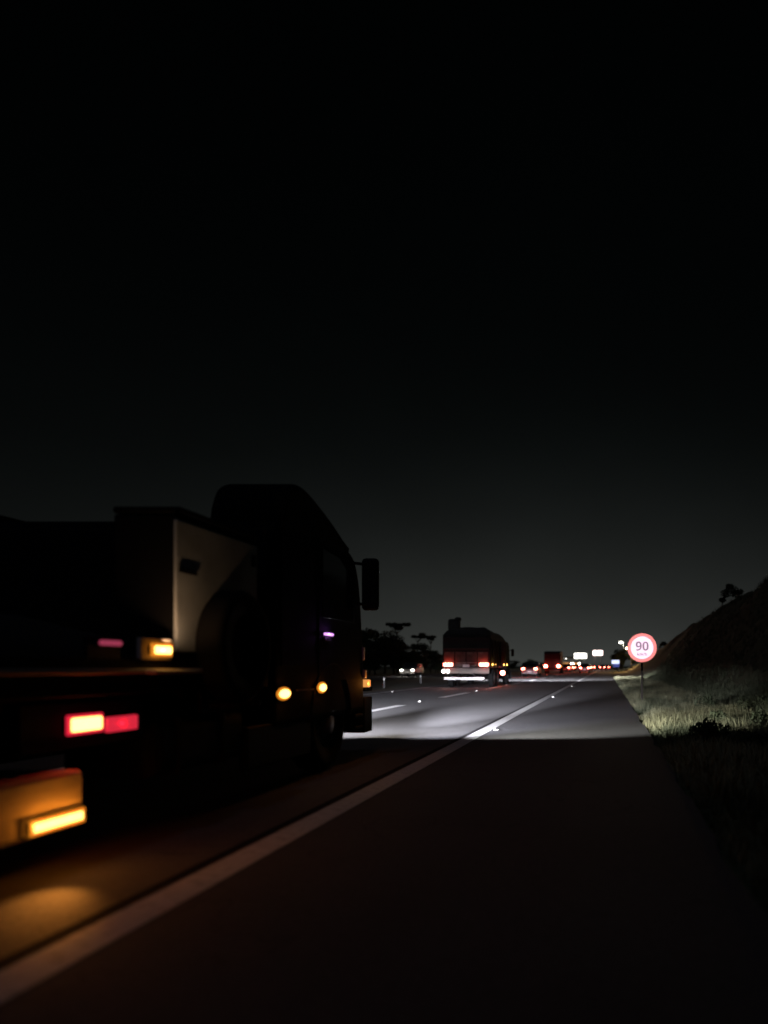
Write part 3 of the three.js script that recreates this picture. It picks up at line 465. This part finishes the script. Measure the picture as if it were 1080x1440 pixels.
{
  const x = -18, z = -345, t = thing('filling_station', [x, -0.09, z], 'distant filling station with lit canopy behind the oncoming headlamps', 'building');
  part(t, 'canopy', rbox(x - 9, x + 9, 4.6, 5.3, z - 5, z + 5, 0.05), M.tailgate); for (const px of [-7, 7]) for (const pz of [-3, 3]) part(t, 'column', rbox(x + px - 0.2, x + px + 0.2, -0.1, 4.6, z + pz - 0.2, z + pz + 0.2), M.dull);
  for (const px of [-5, 0, 5]) { const f = part(t, 'canopy_light', rbox(x + px - 0.5, x + px + 0.5, 4.5, 4.59, z - 0.5, z + 0.5, 0.02), M.boardWhite); lamp(f, 'point', [x + px, 4.35, z], 0xffe8c8, 60, { radius: 3 }); }
  const k = part(t, 'kiosk', rbox(x - 6, x + 6, -0.1, 3.4, z - 14, z - 8, 0.05), M.tailgate); for (let i = 0; i < 5; i++) part(k, 'lit_window', rbox(x - 5.4 + i * 2.2, x - 3.6 + i * 2.2, 0.6, 2.6, z - 7.99, z - 7.96, 0.005), M.amberDim);
}

function added_glare_lamp(x, z, y, w, label) {
  const t = thing('added_glare_lamp', [x, -0.09, z], label, 'added_glare_lamp');  // added lamp, stands in for the glare of far oncoming headlamps
  part(t, 'mast', taper(V(x, -0.2, z - 0.3), V(x, y, z - 0.3), 0.09, 0.06), M.dull); const h = part(t, 'lamp_housing', rbox(x - w * 0.6, x + w * 0.6, y - w * 0.5, y + w * 0.5, z - 0.3, z - 0.05, 0.05), M.black);
  part(h, 'lamp_lens', rbox(x - w / 2, x + w / 2, y - w * 0.42, y + w * 0.42, z - 0.05, z + 0.02, 0.03), M.streetWhite); lamp(t, 'point', [x, y, z + 0.2], 0xfff2dc, 90, { radius: 3 });
}
added_glare_lamp(-13.2, -302, 2.0, 0.95, 'brighter added white lamp on a short mast below the white signboard');
added_glare_lamp(-10.6, -306, 2.2, 0.6, 'weaker added white lamp on a short mast beside the brighter one');

// ------------------------------------------------------------------ roadside plants
{
  const blades = [];
  for (let k = 0; k < 7; k++) {
    const a = rr(0, 6.28), h = rr(0.1, 0.24), l = rr(0.03, 0.13), w = rr(0.004, 0.009), dx = Math.cos(a), dz = Math.sin(a), ox = rr(-0.05, 0.05), oz = rr(-0.05, 0.05);
    const P = (f, s) => [ox + dx * l * f * f - dz * w * s * (1 - f), h * f, oz + dz * l * f * f + dx * w * s * (1 - f)];
    const g = new THREE.BufferGeometry(); g.setAttribute('position', new THREE.Float32BufferAttribute([...P(0, -1), ...P(0, 1), ...P(0.55, 1), ...P(0, -1), ...P(0.55, 1), ...P(0.55, -1), ...P(0.55, -1), ...P(0.55, 1), ...P(1, 0)], 3)); g.computeVertexNormals(); blades.push(g);
  }
  const g = mergeGeometries(blades), N = 26000, im = new THREE.InstancedMesh(g, paint(1, 1, 1, 0.9, { side: THREE.DoubleSide }), N);
  const m = new THREE.Matrix4(), q = new THREE.Quaternion(), c = new THREE.Color();
  for (let k = 0; k < N; k++) {
    const u = rnd(), z = -1.5 - 75 * u * u, b = k % 4 ? 0.74 + 3.4 * Math.pow(rnd(), 1.2) : rr(3.5, 9), n = fbm(b * 0.7 + 40, z * 0.7 + 300, 4096, 91, 3), s = (b > 3.4 ? rr(0.8, 1.6) : rr(0.5, 1.25)) * (0.5 + n) * (b < 0.95 ? 0.6 : 1);
    q.setFromAxisAngle(V(0, 1, 0), rr(0, 6.28)); m.compose(V(b, bankY(b, z) - 0.01, z), q, V(s * 1.3, s, s * 1.3)); im.setMatrixAt(k, m);
    const dry = b < 3.3 ? smooth(0.3, 0.62, n) : 0.12, v = rr(0.7, 1.15); c.setRGB((0.06 + 0.22 * dry) * v, (0.075 + 0.2 * dry) * v, (0.04 + 0.12 * dry) * v); im.setColorAt(k, c);
  }
  im.name = 'verge_grass'; im.castShadow = im.receiveShadow = true; tag(im, 'dry pale grass on the verge along the hard shoulder', 'grass', null, 'stuff'); scene.add(im);
}
function bush(name, x, z, r, h, n, size, m, label, group) {
  const y = bankY(x, z), t = thing(name, [x, y - 0.02, z], label, 'plant', group), list = Array.from({ length: 6 }, () => [rr(-r, r) * 0.6, rr(0.3, 0.75) * h, rr(-r, r) * 0.6, r * rr(0.35, 0.6), h / r * 0.8]);
  mesh('stem', merge(list.map(([a, b, c]) => taper(V(0, -0.05, 0), V(a, b, c), 0.012, 0.004))), M.bark, t); mesh('foliage', leafCloud(n, clumps(list), size), m, t);
}
bush('low_shrub', 1.42, -10.9, 0.36, 0.4, 1600, 0.035, M.leaf, 'dark rounded shrub outlined against the lit verge grass');
bush('low_shrub', 2.15, -10.6, 0.4, 0.3, 1400, 0.035, M.leaf, 'lower spreading dark shrub beside the rounded shrub on the verge');
[[2.3, -15.5, 0.22, 0.3], [2.9, -14.2, 0.25, 0.35], [3.4, -17.5, 0.4, 0.5], [3.7, -13.4, 0.3, 0.45], [2.7, -20.5, 0.4, 0.5]].forEach(([x, z, r, h]) => bush('roadside_weed', x, z, r, h, 420, 0.045, M.leafWeed, 'leafy green weed in the lit grass at the foot of the bank', 'weeds at the foot of the bank'));

renderer.render(scene, camera);
